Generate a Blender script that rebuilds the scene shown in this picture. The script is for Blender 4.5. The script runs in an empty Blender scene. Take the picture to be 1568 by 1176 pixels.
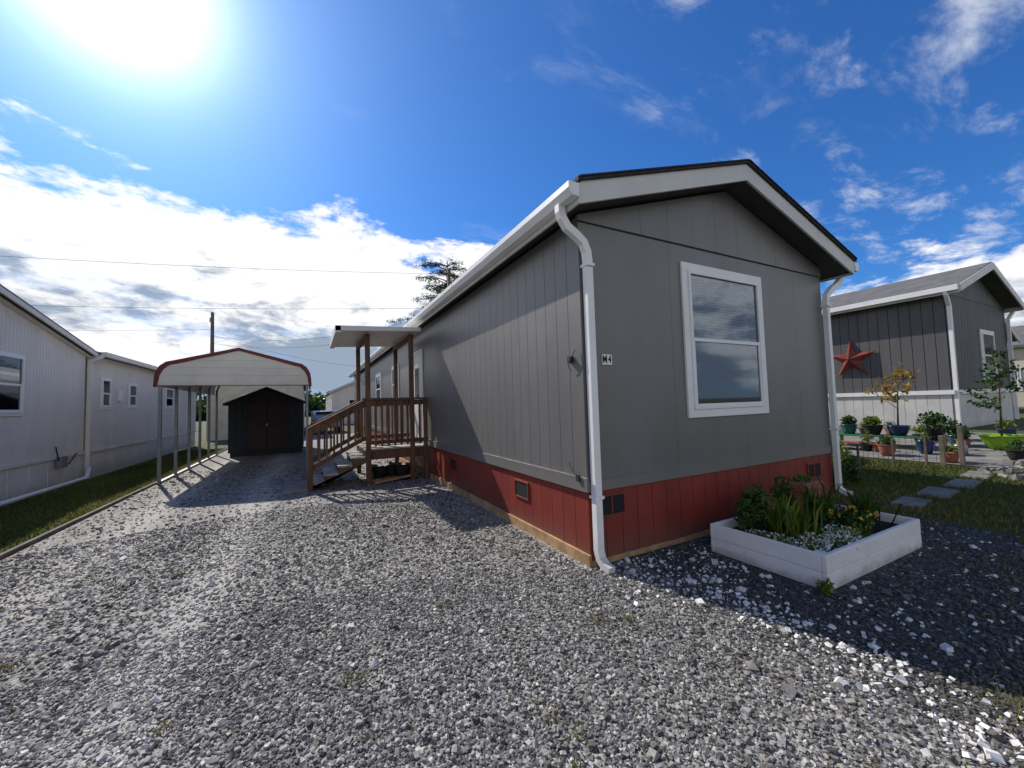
import bpy, math, random
import numpy as np
from mathutils import Vector, Matrix
random.seed(7); rng=np.random.default_rng(11)
scene=bpy.context.scene
COL=scene.collection

# ---------------------------------------------------------------- node helpers
class NT:
    def __init__(s,nt): s.nt=nt; s.L=nt.links
    def n(s,t,**k):
        nd=s.nt.nodes.new(t)
        for a,b in k.items(): setattr(nd,a,b)
        return nd
    def set(s,sock,v):
        if isinstance(v,bpy.types.NodeSocket): s.L.new(v,sock)
        elif v is not None: sock.default_value=v
    def m(s,op,a,b=None,c=None,clamp=False):
        nd=s.n('ShaderNodeMath',operation=op,use_clamp=clamp)
        s.set(nd.inputs[0],a); s.set(nd.inputs[1],b)
        if c is not None: s.set(nd.inputs[2],c)
        return nd.outputs[0]
    def ss(s,v,a,b):
        nd=s.n('ShaderNodeMapRange',interpolation_type='SMOOTHSTEP')
        s.set(nd.inputs[0],v); nd.inputs[1].default_value=a; nd.inputs[2].default_value=b
        return nd.outputs[0]
    def noise(s,vec,scale,detail=4,rough=.55,dist=0):
        nd=s.n('ShaderNodeTexNoise'); s.set(nd.inputs['Vector'],vec)
        nd.inputs['Scale'].default_value=scale; nd.inputs['Detail'].default_value=detail
        nd.inputs['Roughness'].default_value=rough; nd.inputs['Distortion'].default_value=dist
        return nd.outputs[0]
    def mix(s,f,a,b,bt='MIX'):
        nd=s.n('ShaderNodeMix',data_type='RGBA',blend_type=bt); s.set(nd.inputs[0],f)
        for i,v in ((6,a),(7,b)):
            if isinstance(v,tuple) and len(v)==3: v=v+(1,)
            s.set(nd.inputs[i],v)
        return nd.outputs[2]
    def ramp(s,f,stops):
        nd=s.n('ShaderNodeValToRGB'); s.set(nd.inputs[0],f)
        e=nd.color_ramp.elements
        while len(e)<len(stops): e.new(.5)
        for i,(p,c) in enumerate(stops): e[i].position=p; e[i].color=c+(1,)
        return nd.outputs[0]
    def bump(s,h,st,d):
        nd=s.n('ShaderNodeBump'); s.set(nd.inputs['Height'],h)
        nd.inputs['Strength'].default_value=st; nd.inputs['Distance'].default_value=d
        return nd.outputs[0]

def newmat(name):
    m=bpy.data.materials.new(name); m.use_nodes=True
    b=m.node_tree.nodes['Principled BSDF']; return m,NT(m.node_tree),b
def mat(name,col,rough=.6,var=.12,ns=3,bs=40,bump=.15,bd=.004,metal=0,spec=.4,streak=None,dirt=None,splash=None):
    m,t,b=newmat(name)
    co=t.n('ShaderNodeTexCoord').outputs['Object']
    v=co
    if streak:
        mp=t.n('ShaderNodeMapping'); t.set(mp.inputs[0],co); mp.inputs['Scale'].default_value=streak; v=mp.outputs[0]
    nz=t.noise(v,ns,4,.6)
    lo=tuple(c*(1-var) for c in col); hi=tuple(min(1,c*(1+var)) for c in col)
    c=t.mix(t.ss(nz,.3,.7),lo,hi)
    if dirt:
        d=t.noise(co,1.7,5,.7); c=t.mix(t.m('MULTIPLY',t.ss(d,.5,.72),dirt[1]),c,dirt[0])
    if splash:
        xyz=t.n('ShaderNodeSeparateXYZ'); t.set(xyz.inputs[0],co)
        f=t.m('SUBTRACT',1,t.ss(t.m('ADD',xyz.outputs[2],t.m('MULTIPLY',t.m('SUBTRACT',t.noise(co,6,4,.7),.5),.25)),splash[1],splash[1]+splash[2]))
        c=t.mix(t.m('MULTIPLY',f,splash[3]),c,splash[0])
    t.set(b.inputs['Base Color'],c)
    b.inputs['Roughness'].default_value=rough; b.inputs['Metallic'].default_value=metal
    b.inputs['Specular IOR Level'].default_value=spec
    n2=t.noise(v,bs,2,.6)
    t.set(b.inputs['Normal'],t.bump(n2,bump,bd))
    return m

# ---------------------------------------------------------------- mesh builder
class MB:
    def __init__(s): s.v=[]; s.f=[]
    def poly(s,vs,fs):
        o=len(s.v); s.v+=[tuple(p) for p in vs]; s.f+=[tuple(i+o for i in f) for f in fs]
    def box(s,x0,x1,y0,y1,z0,z1):
        x0,x1=sorted((x0,x1)); y0,y1=sorted((y0,y1)); z0,z1=sorted((z0,z1))
        s.poly([(x0,y0,z0),(x1,y0,z0),(x1,y1,z0),(x0,y1,z0),(x0,y0,z1),(x1,y0,z1),(x1,y1,z1),(x0,y1,z1)],
          [(0,3,2,1),(4,5,6,7),(0,1,5,4),(1,2,6,5),(2,3,7,6),(3,0,4,7)])
    def prism(s,pts,axis,a,b):
        def P(p,t):
            return {'Y':(p[0],t,p[1]),'X':(t,p[0],p[1]),'Z':(p[0],p[1],t)}[axis]
        n=len(pts); vs=[P(p,a) for p in pts]+[P(p,b) for p in pts]
        fs=[tuple(range(n)),tuple(range(2*n-1,n-1,-1))]+[(i,i+n,(i+1)%n+n,(i+1)%n) for i in range(n)]
        s.poly(vs,fs)
    def beam(s,p,q,w,h,up=(0,0,1)):
        p=Vector(p);q=Vector(q);t=(q-p).normalized();u=Vector(up)
        r=t.cross(u)
        if r.length<1e-3: r=t.cross(Vector((0,1,0)))
        r.normalize(); u=r.cross(t).normalized()
        vs=[]
        for c in (p,q):
            for a,b in ((-1,-1),(1,-1),(1,1),(-1,1)): vs.append(c+r*a*w/2+u*b*h/2)
        s.poly(vs,[(0,1,2,3),(7,6,5,4),(0,4,5,1),(1,5,6,2),(2,6,7,3),(3,7,4,0)])
    def sweep(s,pts,r,n=10,ref=(0,1,0),sx=1,sy=1,rot=0):
        P=[Vector(p) for p in pts]; k=len(P); ref=Vector(ref); vs=[]
        rr=r if isinstance(r,(list,tuple)) else [r]*k
        for i in range(k):
            t=((P[min(i+1,k-1)]-P[i]).normalized()+(P[i]-P[max(i-1,0)]).normalized()).normalized()
            a=t.cross(ref)
            if a.length<1e-3: a=t.cross(Vector((1,0,0)))
            a.normalize(); b=a.cross(t)
            for j in range(n):
                th=rot+2*math.pi*j/n
                vs.append(P[i]+a*math.cos(th)*rr[i]*sx+b*math.sin(th)*rr[i]*sy)
        fs=[tuple(range(n-1,-1,-1)),tuple(range((k-1)*n,k*n))]
        for i in range(k-1):
            for j in range(n):
                fs.append((i*n+j,i*n+(j+1)%n,(i+1)*n+(j+1)%n,(i+1)*n+j))
        s.poly(vs,fs)
    def lathe(s,c,prof,n=20):
        vs=[];k=len(prof)
        for r,z in prof:
            for j in range(n):
                a=2*math.pi*j/n; vs.append((c[0]+r*math.cos(a),c[1]+r*math.sin(a),c[2]+z))
        fs=[tuple(range(n-1,-1,-1)),tuple(range((k-1)*n,k*n))]
        for i in range(k-1):
            for j in range(n): fs.append((i*n+j,i*n+(j+1)%n,(i+1)*n+(j+1)%n,(i+1)*n+j))
        s.poly(vs,fs)
    def obj(s,name,m,parent=None,bevel=0,smooth=False):
        me=bpy.data.meshes.new(name); me.from_pydata(s.v,[],s.f); me.update()
        import bmesh
        bm=bmesh.new(); bm.from_mesh(me); bmesh.ops.recalc_face_normals(bm,faces=bm.faces); bm.to_mesh(me); bm.free()
        me.materials.append(m)
        o=bpy.data.objects.new(name,me); COL.objects.link(o)
        if parent: o.parent=parent
        if smooth:
            for p in me.polygons: p.use_smooth=True
        if bevel:
            md=o.modifiers.new('bevel','BEVEL'); md.width=bevel; md.segments=2; md.limit_method='ANGLE'
        return o
class G:
    def __init__(s,name): s.name=name; s.p={}
    def __call__(s,part,m,bevel=0,smooth=False):
        if part not in s.p: s.p[part]=(MB(),m,bevel,smooth)
        return s.p[part][0]
    def done(s):
        e=bpy.data.objects.new(s.name,None); COL.objects.link(e); s.e=e
        for k,(b,m,bv,sm) in s.p.items():
            if b.v: b.obj(k,m,e,bv,sm)
        return e

def npmesh(name,V,nf,k,shade,m,parent=None):
    me=bpy.data.meshes.new(name)
    me.vertices.add(len(V)); me.vertices.foreach_set('co',V.astype(np.float32).ravel())
    F=len(nf); me.loops.add(F*k); me.loops.foreach_set('vertex_index',nf.astype(np.int32).ravel())
    me.polygons.add(F); me.polygons.foreach_set('loop_start',np.arange(0,F*k,k,dtype=np.int32))
    me.polygons.foreach_set('loop_total',np.full(F,k,dtype=np.int32))
    a=me.attributes.new('shade','FLOAT','POINT'); a.data.foreach_set('value',shade.astype(np.float32))
    me.update(calc_edges=True)
    me.polygons.foreach_set('use_smooth',np.zeros(F,dtype=bool))
    me.materials.append(m)
    o=bpy.data.objects.new(name,me); COL.objects.link(o)
    if parent: o.parent=parent
    return o
def randrot(n):
    q=rng.normal(size=(n,4)); q/=np.linalg.norm(q,axis=1)[:,None]
    w,x,y,z=q.T
    return np.stack([np.stack([1-2*(y*y+z*z),2*(x*y-z*w),2*(x*z+y*w)],1),
      np.stack([2*(x*y+z*w),1-2*(x*x+z*z),2*(y*z-x*w)],1),
      np.stack([2*(x*z-y*w),2*(y*z+x*w),1-2*(x*x+y*y)],1)],1)
def stones(name,P,size,shade,m):
    n=len(P)
    b=np.array([(-1,-1,-1),(1,-1,-1),(1,1,-1),(-1,1,-1),(-1,-1,1),(1,-1,1),(1,1,1),(-1,1,1)],float)
    q=np.array([(0,3,2,1),(4,5,6,7),(0,1,5,4),(1,2,6,5),(2,3,7,6),(3,0,4,7)])
    V=b[None]*(1+rng.uniform(-.45,.25,(n,8,3)))*.75
    V*=rng.uniform(.55,1.25,(n,1,3))*size[:,None,None]
    V=np.einsum('nij,nkj->nki',randrot(n),V); V[:,:,2]*=.75
    V+=P[:,None,:]
    F=(q[None]+8*np.arange(n)[:,None,None]).reshape(-1,4)
    return npmesh(name,V.reshape(-1,3),F,4,np.repeat(shade,8),m)
def leaves(name,P,size,m,parent=None,aspect=.5,droop=0,shade=None):
    n=len(P)
    b=np.array([(-1,0,0),(0,-aspect,.12),(1,0,0),(0,aspect,.12)],float)
    size=np.broadcast_to(size,(n,))
    V=b[None]*(size*rng.uniform(.6,1.3,n))[:,None,None]
    V=np.einsum('nij,nkj->nki',randrot(n),V)+P[:,None,:]
    F=np.arange(4*n).reshape(n,4)
    if shade is None: shade=rng.random(n)
    return npmesh(name,V.reshape(-1,3),F,4,np.repeat(shade,4),m,parent)
def blades(name,P,h,m,w=.004,lean=.5,parent=None,shade=None):
    n=len(P); h=np.broadcast_to(h,(n,))*rng.uniform(.5,1.3,n)
    a=rng.uniform(0,2*math.pi,n); d=np.stack([np.cos(a),np.sin(a),0*a],1)
    l=rng.uniform(0,lean,n)[:,None]; b=rng.uniform(0,2*math.pi,n); ld=np.stack([np.cos(b),np.sin(b),0*b],1)
    w=w*rng.uniform(.7,1.4,n)[:,None]; Z=np.array([0,0,1.])
    v0=P-d*w; v1=P+d*w; mid=P+ld*l*h[:,None]*.35+Z*h[:,None]*.6; tip=P+ld*l*h[:,None]+Z*(h[:,None]*(1-.3*l))
    V=np.stack([v0,v1,mid+d*w*.7,tip,mid-d*w*.7],1).reshape(-1,3)
    F=np.arange(5*n).reshape(n,5)
    if shade is None: shade=rng.random(n)
    return npmesh(name,V,F,5,np.repeat(shade,5),m,parent)
def blob(c,r,n,shell=.5):
    d=rng.normal(size=(n,3)); d/=np.linalg.norm(d,axis=1)[:,None]
    return np.array(c)+d*np.array(r)*(rng.uniform(shell,1,n)[:,None])

def shademat(name,stops,rough=.7,trans=0,spec=.3,noise=0):
    m,t,b=newmat(name)
    at=t.n('ShaderNodeAttribute'); at.attribute_name='shade'
    f=at.outputs['Fac']
    if noise:
        co=t.n('ShaderNodeTexCoord').outputs['Object']
        f=t.m('ADD',f,t.m('MULTIPLY',t.m('SUBTRACT',t.noise(co,noise,2),.5),.6),clamp=True)
    c=t.ramp(f,stops); t.set(b.inputs['Base Color'],c)
    b.inputs['Roughness'].default_value=rough; b.inputs['Specular IOR Level'].default_value=spec
    if trans:
        tr=t.n('ShaderNodeBsdfTranslucent'); t.set(tr.inputs[0],c)
        mx=t.n('ShaderNodeMixShader'); mx.inputs[0].default_value=trans
        t.L.new(b.outputs[0],mx.inputs[1]); t.L.new(tr.outputs[0],mx.inputs[2])
        t.L.new(mx.outputs[0],m.node_tree.nodes['Material Output'].inputs[0])
    return m

# ---------------------------------------------------------------- materials
GREY=(.150,.143,.137)
m_grey=mat('grey_painted_siding',GREY,.42,.08,2.0,60,.25,.003,spec=.75,streak=(1,1,.25),dirt=((.20,.187,.175),.35),splash=((.22,.20,.18),.66,.25,.35))
m_soffit=mat('shade_dark_soffit',(.055,.053,.052),.6,.08)  # shade under the roof overhang put into the soffit's base colour
m_greyback=mat('grey_siding_groove',(.06,.057,.054),.7)
m_red=mat('red_painted_skirting',(.22,.030,.019),.5,.14,2.5,50,.3,.003,spec=.5,streak=(1,1,.3),dirt=((.13,.04,.027),.5),splash=((.16,.085,.055),.08,.22,.55))
m_redback=mat('red_groove',(.06,.010,.007),.7)
m_trim=mat('light_trim_paint',(.66,.64,.60),.45,.06,2,30,.1,.002,dirt=((.46,.43,.39),.35))
m_white=mat('white_vinyl',(.82,.81,.79),.35,.03,3,30,.05,.001,dirt=((.64,.62,.58),.3))
m_spout=mat('white_downspout_enamel',(.82,.81,.79),.35,.03,3,30,.05,.001,dirt=((.64,.62,.58),.3),splash=((.45,.42,.37),.03,.3,.6))
m_whitepaint=mat('white_painted_wood',(.84,.82,.79),.5,.06,4,30,.3,.004,streak=(.3,.3,2),dirt=((.62,.59,.53),.4),splash=((.42,.39,.34),.0,.10,.7))
m_shingle=mat('dark_shingles',(.035,.035,.04),.85,.35,9,80,.6,.01)
m_wood=mat('weathered_brown_wood',(.125,.062,.034),.7,.35,3,40,.5,.006,streak=(3,3,.6),dirt=((.08,.052,.036),.6))
m_tread=mat('grey_worn_treads',(.36,.32,.28),.8,.3,6,50,.4,.005)
m_board=mat('pale_base_board',(.42,.26,.13),.75,.3,5,60,.4,.004,dirt=((.22,.14,.085),.7))
m_dark=mat('dark_void',(.01,.01,.011),.8)
m_galv=mat('galvanized_steel',(.26,.265,.27),.45,.15,6,50,.1,.001,metal=.5)
m_maroon=mat('maroon_metal_trim',(.16,.022,.022),.4,.1)
m_beige=mat('cream_sheet_metal',(.78,.73,.62),.45,.06,2)
m_roofwhite=mat('white_sheet_metal',(.55,.53,.49),.5,.08,2)
m_shed=mat('dark_blue_shed_paint',(.022,.027,.036),.6,.15)
m_sheddoor=mat('dark_red_door_paint',(.032,.007,.010),.5,.15)
m_conc=mat('concrete',(.20,.19,.17),.85,.25,3,80,.4,.004,dirt=((.10,.09,.075),.7))
m_aluside=mat('off_white_metal_siding',(.72,.665,.60),.45,.06,1.2,20,.1,.002,streak=(1,1,.2),dirt=((.55,.49,.43),.5),splash=((.36,.34,.26),.05,.35,.5))
m_aluback=mat('off_white_groove',(.34,.31,.28),.6)
m_greyhouse=mat('slate_siding',(.10,.098,.10),.6,.12,2,50,.2,.003,streak=(1,1,.2))
m_greyhousew=mat('white_skirting',(.60,.58,.55),.55,.08,2,dirt=((.42,.40,.36),.4),splash=((.30,.30,.22),.5,.3,.5))
m_pale=mat('pale_far_siding',(.58,.52,.42),.7,.1)
m_farroof=mat('far_roof',(.13,.127,.125),.9,.2)
m_terra=mat('terracotta',(.30,.10,.06),.7,.2)
m_blue=mat('cobalt_glaze',(.012,.02,.10),.15,.2,spec=.6)
m_lime=mat('lime_plastic',(.22,.42,.02),.35,.05)
m_green=mat('green_table_paint',(.02,.13,.05),.5,.2)
m_teal=mat('teal_glaze',(.03,.09,.10),.2,.2,spec=.6)
m_bark=mat('bark',(.09,.06,.04),.9,.3,6,40,.8,.02)
m_pole=mat('weathered_pole_wood',(.16,.13,.10),.9,.3,4)
m_wire=mat('black_cable',(.03,.03,.03),.6)
m_star=mat('rusty_red_tin',(.17,.028,.02),.5,.4,5)
m_soil=mat('soil',(.03,.02,.014),.95,.4,20,60,1,.02)
m_blind=mat('blind_slats',(.34,.34,.35),.5,.05)
m_rubber=mat('rubber',(.015,.015,.015),.8)
m_carpaint=mat('car_paint_silver',(.35,.36,.38),.25,.03,metal=.5)
m_ink=mat('black_ink',(.01,.01,.01),.5)
m_leafD=shademat('dark_leaves',[(0,(.015,.04,.008)),(.5,(.035,.09,.015)),(1,(.08,.15,.03))],.5,.3)
m_leafL=shademat('light_leaves',[(0,(.05,.10,.01)),(.5,(.12,.19,.02)),(1,(.26,.29,.04))],.5,.35)
m_leafR=shademat('maple_leaves',[(0,(.16,.14,.015)),(.5,(.32,.26,.03)),(1,(.34,.12,.03))],.5,.4)
m_needle=shademat('pine_needles',[(0,(.012,.022,.010)),(.6,(.03,.045,.018)),(1,(.05,.07,.025))],.7,.15)
m_grassb=shademat('grass_blades',[(0,(.04,.065,.012)),(.5,(.10,.13,.022)),(.85,(.19,.19,.045)),(1,(.32,.26,.10))],.6,.3)
m_dry=shademat('dry_grass',[(0,(.10,.13,.03)),(.5,(.22,.20,.08)),(1,(.34,.28,.14))],.7,.3)
m_flw=shademat('white_petals',[(0,(.6,.62,.55)),(1,(.85,.85,.85))],.6,.3)
m_fly=shademat('yellow_petals',[(0,(.55,.25,.01)),(1,(.75,.5,.02))],.6,.3)
m_stone=shademat('gravel_stone',[(0,(.040,.038,.034)),(.3,(.125,.117,.105)),(.65,(.275,.26,.235)),(.9,(.44,.42,.385)),(1,(.66,.635,.59))],.75,noise=60)
m_chip=shademat('white_rock_chip',[(0,(.50,.47,.43)),(1,(.86,.84,.80))],.6,noise=30)

def glassmat():
    m,t,b=newmat('window_glass'); nt=m.node_tree
    gl=t.n('ShaderNodeBsdfGlossy'); gl.inputs['Roughness'].default_value=.03; gl.inputs[0].default_value=(.8,.85,.9,1)
    tr=t.n('ShaderNodeBsdfTransparent'); tr.inputs[0].default_value=(.70,.72,.75,1)
    fr=t.n('ShaderNodeFresnel'); fr.inputs[0].default_value=1.45
    mx=t.n('ShaderNodeMixShader'); f=t.m('ADD',t.m('MULTIPLY',fr.outputs[0],.55),.01,clamp=True)
    t.L.new(f,mx.inputs[0]); t.L.new(tr.outputs[0],mx.inputs[1]); t.L.new(gl.outputs[0],mx.inputs[2])
    t.L.new(mx.outputs[0],nt.nodes['Material Output'].inputs[0]); return m
m_glass=glassmat()
def screenmat():
    m,t,b=newmat('insect_screen'); nt=m.node_tree
    b.inputs['Base Color'].default_value=(.02,.02,.02,1)
    tr=t.n('ShaderNodeBsdfTransparent'); mx=t.n('ShaderNodeMixShader'); mx.inputs[0].default_value=.65
    t.L.new(tr.outputs[0],mx.inputs[1]); t.L.new(b.outputs[0],mx.inputs[2]); t.L.new(mx.outputs[0],nt.nodes['Material Output'].inputs[0]); return m
m_screen=screenmat()

def gravelmat():
    m,t,b=newmat('gravel')
    co=t.n('ShaderNodeTexCoord').outputs['Object']
    vo=t.n('ShaderNodeTexVoronoi'); t.set(vo.inputs['Vector'],co); vo.inputs['Scale'].default_value=52
    sp=t.n('ShaderNodeSeparateColor'); t.set(sp.inputs[0],vo.outputs['Color'])
    c=t.ramp(sp.outputs[0],[(0,(.045,.042,.038)),(.4,(.15,.14,.127)),(.75,(.29,.275,.25)),(1,(.52,.50,.46))])
    xyz=t.n('ShaderNodeSeparateXYZ'); t.set(xyz.inputs[0],co); X=xyz.outputs[0]
    big=t.noise(co,.7,4,.6)
    def band(cx,w):
        d=t.m('ABSOLUTE',t.m('SUBTRACT',t.m('ADD',X,t.m('MULTIPLY',t.m('SUBTRACT',big,.5),.7)),cx))
        return t.m('SUBTRACT',1,t.ss(d,0,w))
    tr=t.m('ADD',band(-2.1,.45),band(-.8,.4),clamp=True)
    c=t.mix(t.m('MULTIPLY',tr,.65),c,(.48,.45,.40))
    c=t.mix(t.m('MULTIPLY',t.ss(big,.48,.75),.30),c,(.12,.108,.088))
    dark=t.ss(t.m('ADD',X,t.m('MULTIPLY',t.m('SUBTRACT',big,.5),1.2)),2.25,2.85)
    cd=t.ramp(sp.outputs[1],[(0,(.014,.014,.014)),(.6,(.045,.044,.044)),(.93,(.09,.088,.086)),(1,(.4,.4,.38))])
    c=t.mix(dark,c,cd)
    t.set(b.inputs['Base Color'],c); b.inputs['Roughness'].default_value=.85
    h=t.m('SUBTRACT',1,vo.outputs['Distance'])
    t.set(b.inputs['Normal'],t.bump(h,.8,.010))
    return m
m_gravel=gravelmat()
def lawnmat():
    m,t,b=newmat('grass_ground')
    co=t.n('ShaderNodeTexCoord').outputs['Object']
    a=t.noise(co,1.3,5,.65); d=t.noise(co,60,3,.7)
    c=t.mix(t.ss(a,.35,.65),(.055,.08,.018),(.13,.125,.045))
    c=t.mix(t.ss(d,.4,.75),c,(.045,.04,.018))
    t.set(b.inputs['Base Color'],c); b.inputs['Roughness'].default_value=.95
    t.set(b.inputs['Normal'],t.bump(d,.8,.03)); return m
m_lawn=lawnmat()

# ---------------------------------------------------------------- terrain
def H(x):
    return np.interp(x,[5.6,7,13],[0,.12,.62])
def sheet(name,xs,ys,off,m):
    xs=sorted(set(list(xs)+[x for x in (5.6,7,13) if xs[0]<x<xs[-1]]))
    b=MB(); vs=[(x,y,float(H(x))+off) for y in ys for x in xs]; n=len(xs)
    fs=[(j*n+i,j*n+i+1,(j+1)*n+i+1,(j+1)*n+i) for j in range(len(ys)-1) for i in range(n-1)]
    b.poly(vs,fs); return b.obj(name,m)
sheet('ground',[-700,-20,20,700],[-700,-20,20,60,900],0,m_lawn)
sheet('gravel_driveway',[-2.9,0,6.2],[-9,0,26],.004,m_gravel)
sheet('street',[-200,200],[34,41],.006,mat('asphalt',(.05,.05,.052),.9,.2))

g=G('driveway_edging'); e=g('board',m_pole,.005)
y=-4
while y<25:
    e.box(-2.97,-2.92,y,y+2.38,-.02,.05+random.uniform(-.008,.008)); y+=2.4
g.done()

# stones ------------------------------------------------------
def polar(n,r0,r1,a0=-62,a1=118):
    r=np.sqrt(rng.uniform(r0*r0,r1*r1,n)); a=np.radians(rng.uniform(a0,a1,n))
    return r*np.sin(a),r*np.cos(a)
def keep(x,y):
    ok=(x>-2.88)&(x<6.15)
    ok&=~((x>2.2)&(y>2.86)); ok&=~((x>3.45)&(x<5.3)&(y>1.57)&(y<2.65))
    return ok
xs=[];ys=[];sz=[]
for n,r0,r1,s in ((90000,.9,3.6,.0074),(78000,3.6,7,.0094),(26000,7,13,.013)):
    x,y=polar(n,r0,r1); k=keep(x,y); xs.append(x[k]);ys.append(y[k]);sz.append(np.full(k.sum(),s))
x=np.concatenate(xs);y=np.concatenate(ys);s=np.concatenate(sz)*rng.lognormal(0,.38,len(x))
jit=rng.normal(0,.18,len(x))
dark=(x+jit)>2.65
sh=rng.beta(1.45,1.5,len(x))
pat=np.sin(x*1.9+1.3*np.sin(y*1.1))*np.sin(y*1.4+x*.8)
sh*=1-.14*np.clip((pat+rng.normal(0,.25,len(x)))*1.5,0,1)
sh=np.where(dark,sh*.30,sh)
tr=np.exp(-((x+2.1+.15*np.sin(y))/.32)**2)+np.exp(-((x+.8+.12*np.sin(y*.8))/.28)**2); sh=np.clip(sh+tr*.26,0,1)
P=np.stack([x,y,.004+s*.25],1)
stones('gravel_stones',P,s,sh,m_stone)
# white chips
N=36000
x=rng.uniform(1.2,6.1,N); y=rng.uniform(-3,2.85,N)
d=np.exp(-((x-2.70+.12*np.sin(y*3))/.30)**2)*.50+.17*(x>2.7)*np.exp(-(x-2.7)/2.0)+.006
d*=(.5+rng.random(N)*.5)*(.55+.7*(np.sin(x*9+3*np.sin(y*5))*np.sin(y*7+x*3)>-.1))
d+=.45*np.exp(-((y-2.4)/.28)**2)*(x>2.3)*(x<3.5)*.40
k=(rng.random(N)<d)&keep(x,y); x=x[k];y=y[k]
s=rng.uniform(.006,.0145,len(x))*rng.lognormal(0,.38,len(x))
stones('white_landscape_rocks',np.stack([x,y,H(x)+.006+s*.35],1),s,rng.random(len(x)),m_chip)

# lawns
def rect(n,x0,x1,y0,y1): return rng.uniform(x0,x1,n),rng.uniform(y0,y1,n)
SLABS=[(6.75+.62*i,2.12-.05*i+random.uniform(-.05,.05),random.uniform(.19,.24),random.uniform(.13,.17)) for i in range(5)]
pts=[]
x,y=rect(40000,-4.55,-3.0,3,20); pts.append(np.stack([x,y,0*x],1))
x,y=rect(75000,5.8,12,-2.5,5); k=(rng.random(len(x))<np.clip((x-5.85-.35*(y<1.0)+rng.normal(0,.1,len(x)))*1.5,0,1))&~((x<6.7)&(y>2.9))&~((x>9.1)&(y>1.5)&(y<5.0))
for (sx_,sy_,a_,b_) in SLABS: k&=~((abs(x-sx_)<a_*.9)&(abs(y-sy_)<b_*.9))
x=x[k];y=y[k]; pts.append(np.stack([x,y,H(x)],1))
P=np.concatenate(pts); a=np.sin(P[:,0]*1.7)*np.cos(P[:,1]*1.3)*.2
blades('lawn_grass',P,.055,m_grassb,.0045,.8,shade=np.clip(rng.random(len(P))*.8+a+.15,0,1))
pp=[]
for cx,cy,n,r in ((3.35,.35,900,.22),(3.0,.55,350,.12),(3.7,.15,900,.3),(1.05,1.5,40,.04),(1.9,.75,100,.06),(2.2,.45,160,.1),(1.3,.9,40,.05),(1.75,2.2,60,.05),(.9,2.9,40,.05),(2.7,.35,150,.1),(4.2,.8,300,.25),(5.4,.9,500,.4)):
    q=rng.normal(0,r,(n,2)); pp.append(np.stack([cx+q[:,0],cy+q[:,1],0*q[:,0]+.005],1))
for i in range(26):
    cx=rng.uniform(-2.6,2.2); cy=rng.uniform(1.0,6.5); n=int(rng.uniform(12,50))
    q=rng.normal(0,rng.uniform(.02,.06),(n,2)); pp.append(np.stack([cx+q[:,0],cy+q[:,1],0*q[:,0]+.005],1))
P=np.concatenate(pp); blades('dry_weeds',P,.035,m_dry,.003,1.1)

# ---------------------------------------------------------------- main home
X0,X1,Y0,Y1=2.27,6.65,2.92,23.4
ZS=.67; RE0,RE1=2.10,6.98; RC=4.54; RY0,RY1=2.66,23.6
g=G('mobile_home')
def strips(b,bb,axis,fixed,a0,a1,z0,z1,w,gap,th,sgn,skip=()):
    f0=fixed-sgn*th
    if axis=='Y': bb.box(f0-sgn*.04,f0,a0+.01,a1,z0,z1)
    else: bb.box(a0+.02,a1-.02,f0-sgn*.04,f0,z0,z1)
    a=a0
    while a<a1-1e-4:
        e=min(a+w-gap,a1)
        if axis=='Y': b.box(f0,fixed,a,e,z0,z1)
        else: b.box(a,e,f0,fixed,z0,z1)
        a+=w
W=g('siding',m_grey); WB=g('siding_backing',m_greyback)
strips(W,WB,'Y',X0,Y0+.0045,Y1,ZS,3.26,.203,.006,.006,-1)
strips(W,WB,'Y',X1,Y0+.0045,Y1,ZS,3.26,.203,.006,.006,1)
strips(W,WB,'X',Y0,X0+.001,X1-.001,ZS,3.215,1.218,.003,.004,-1)
WB.box(X0+.05,X1-.05,Y1-.05,Y1,ZS,3.26)
def under(x): return 3.22+ (x-RE0)*.327 if x<RC else 3.22+(RE1-x)*.327
x=X0-.005
while x<X1:
    e=min(x+.403,X1+.005); t=g('gable_siding',m_grey)
    pts=[(x,3.222),(e,3.222)]
    pts+= [(e,under(e))]+([(RC,under(RC))] if x<RC<e else [])+[(x,under(x))]
    t.prism(pts,'Y',Y0-.014,Y0+.03); x+=.406
g('drip_flashing',m_greyback).box(X0,X1,Y0-.018,Y0,3.214,3.221)
g('band_board',m_grey,.003).box(X0-.02,X0-.001,Y0-.02,Y1,ZS+.0,ZS+.13)
g('band_board',m_grey).box(X0,X1,Y0-.018,Y0-.001,ZS+.0,ZS+.10)
R=g('skirting',m_red); RB=g('skirting_backing',m_redback)
strips(R,RB,'Y',X0+.012,Y0+.02,Y1,.0,ZS,.203,.006,.006,-1)
strips(R,RB,'X',Y0+.012,X0+.012,X1,.0,ZS,.203,.006,.006,-1)
strips(R,RB,'Y',X1-.012,Y0+.02,Y1,.0,ZS,.203,.006,.006,1)
g('base_board',m_board,.003).box(X0-.018,X0+.010,Y0-.01,Y1,-.01,.105)
g('base_board',m_board).box(X0+.012,X1,Y0-.016,Y0+.010,-.01,.05)
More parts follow.
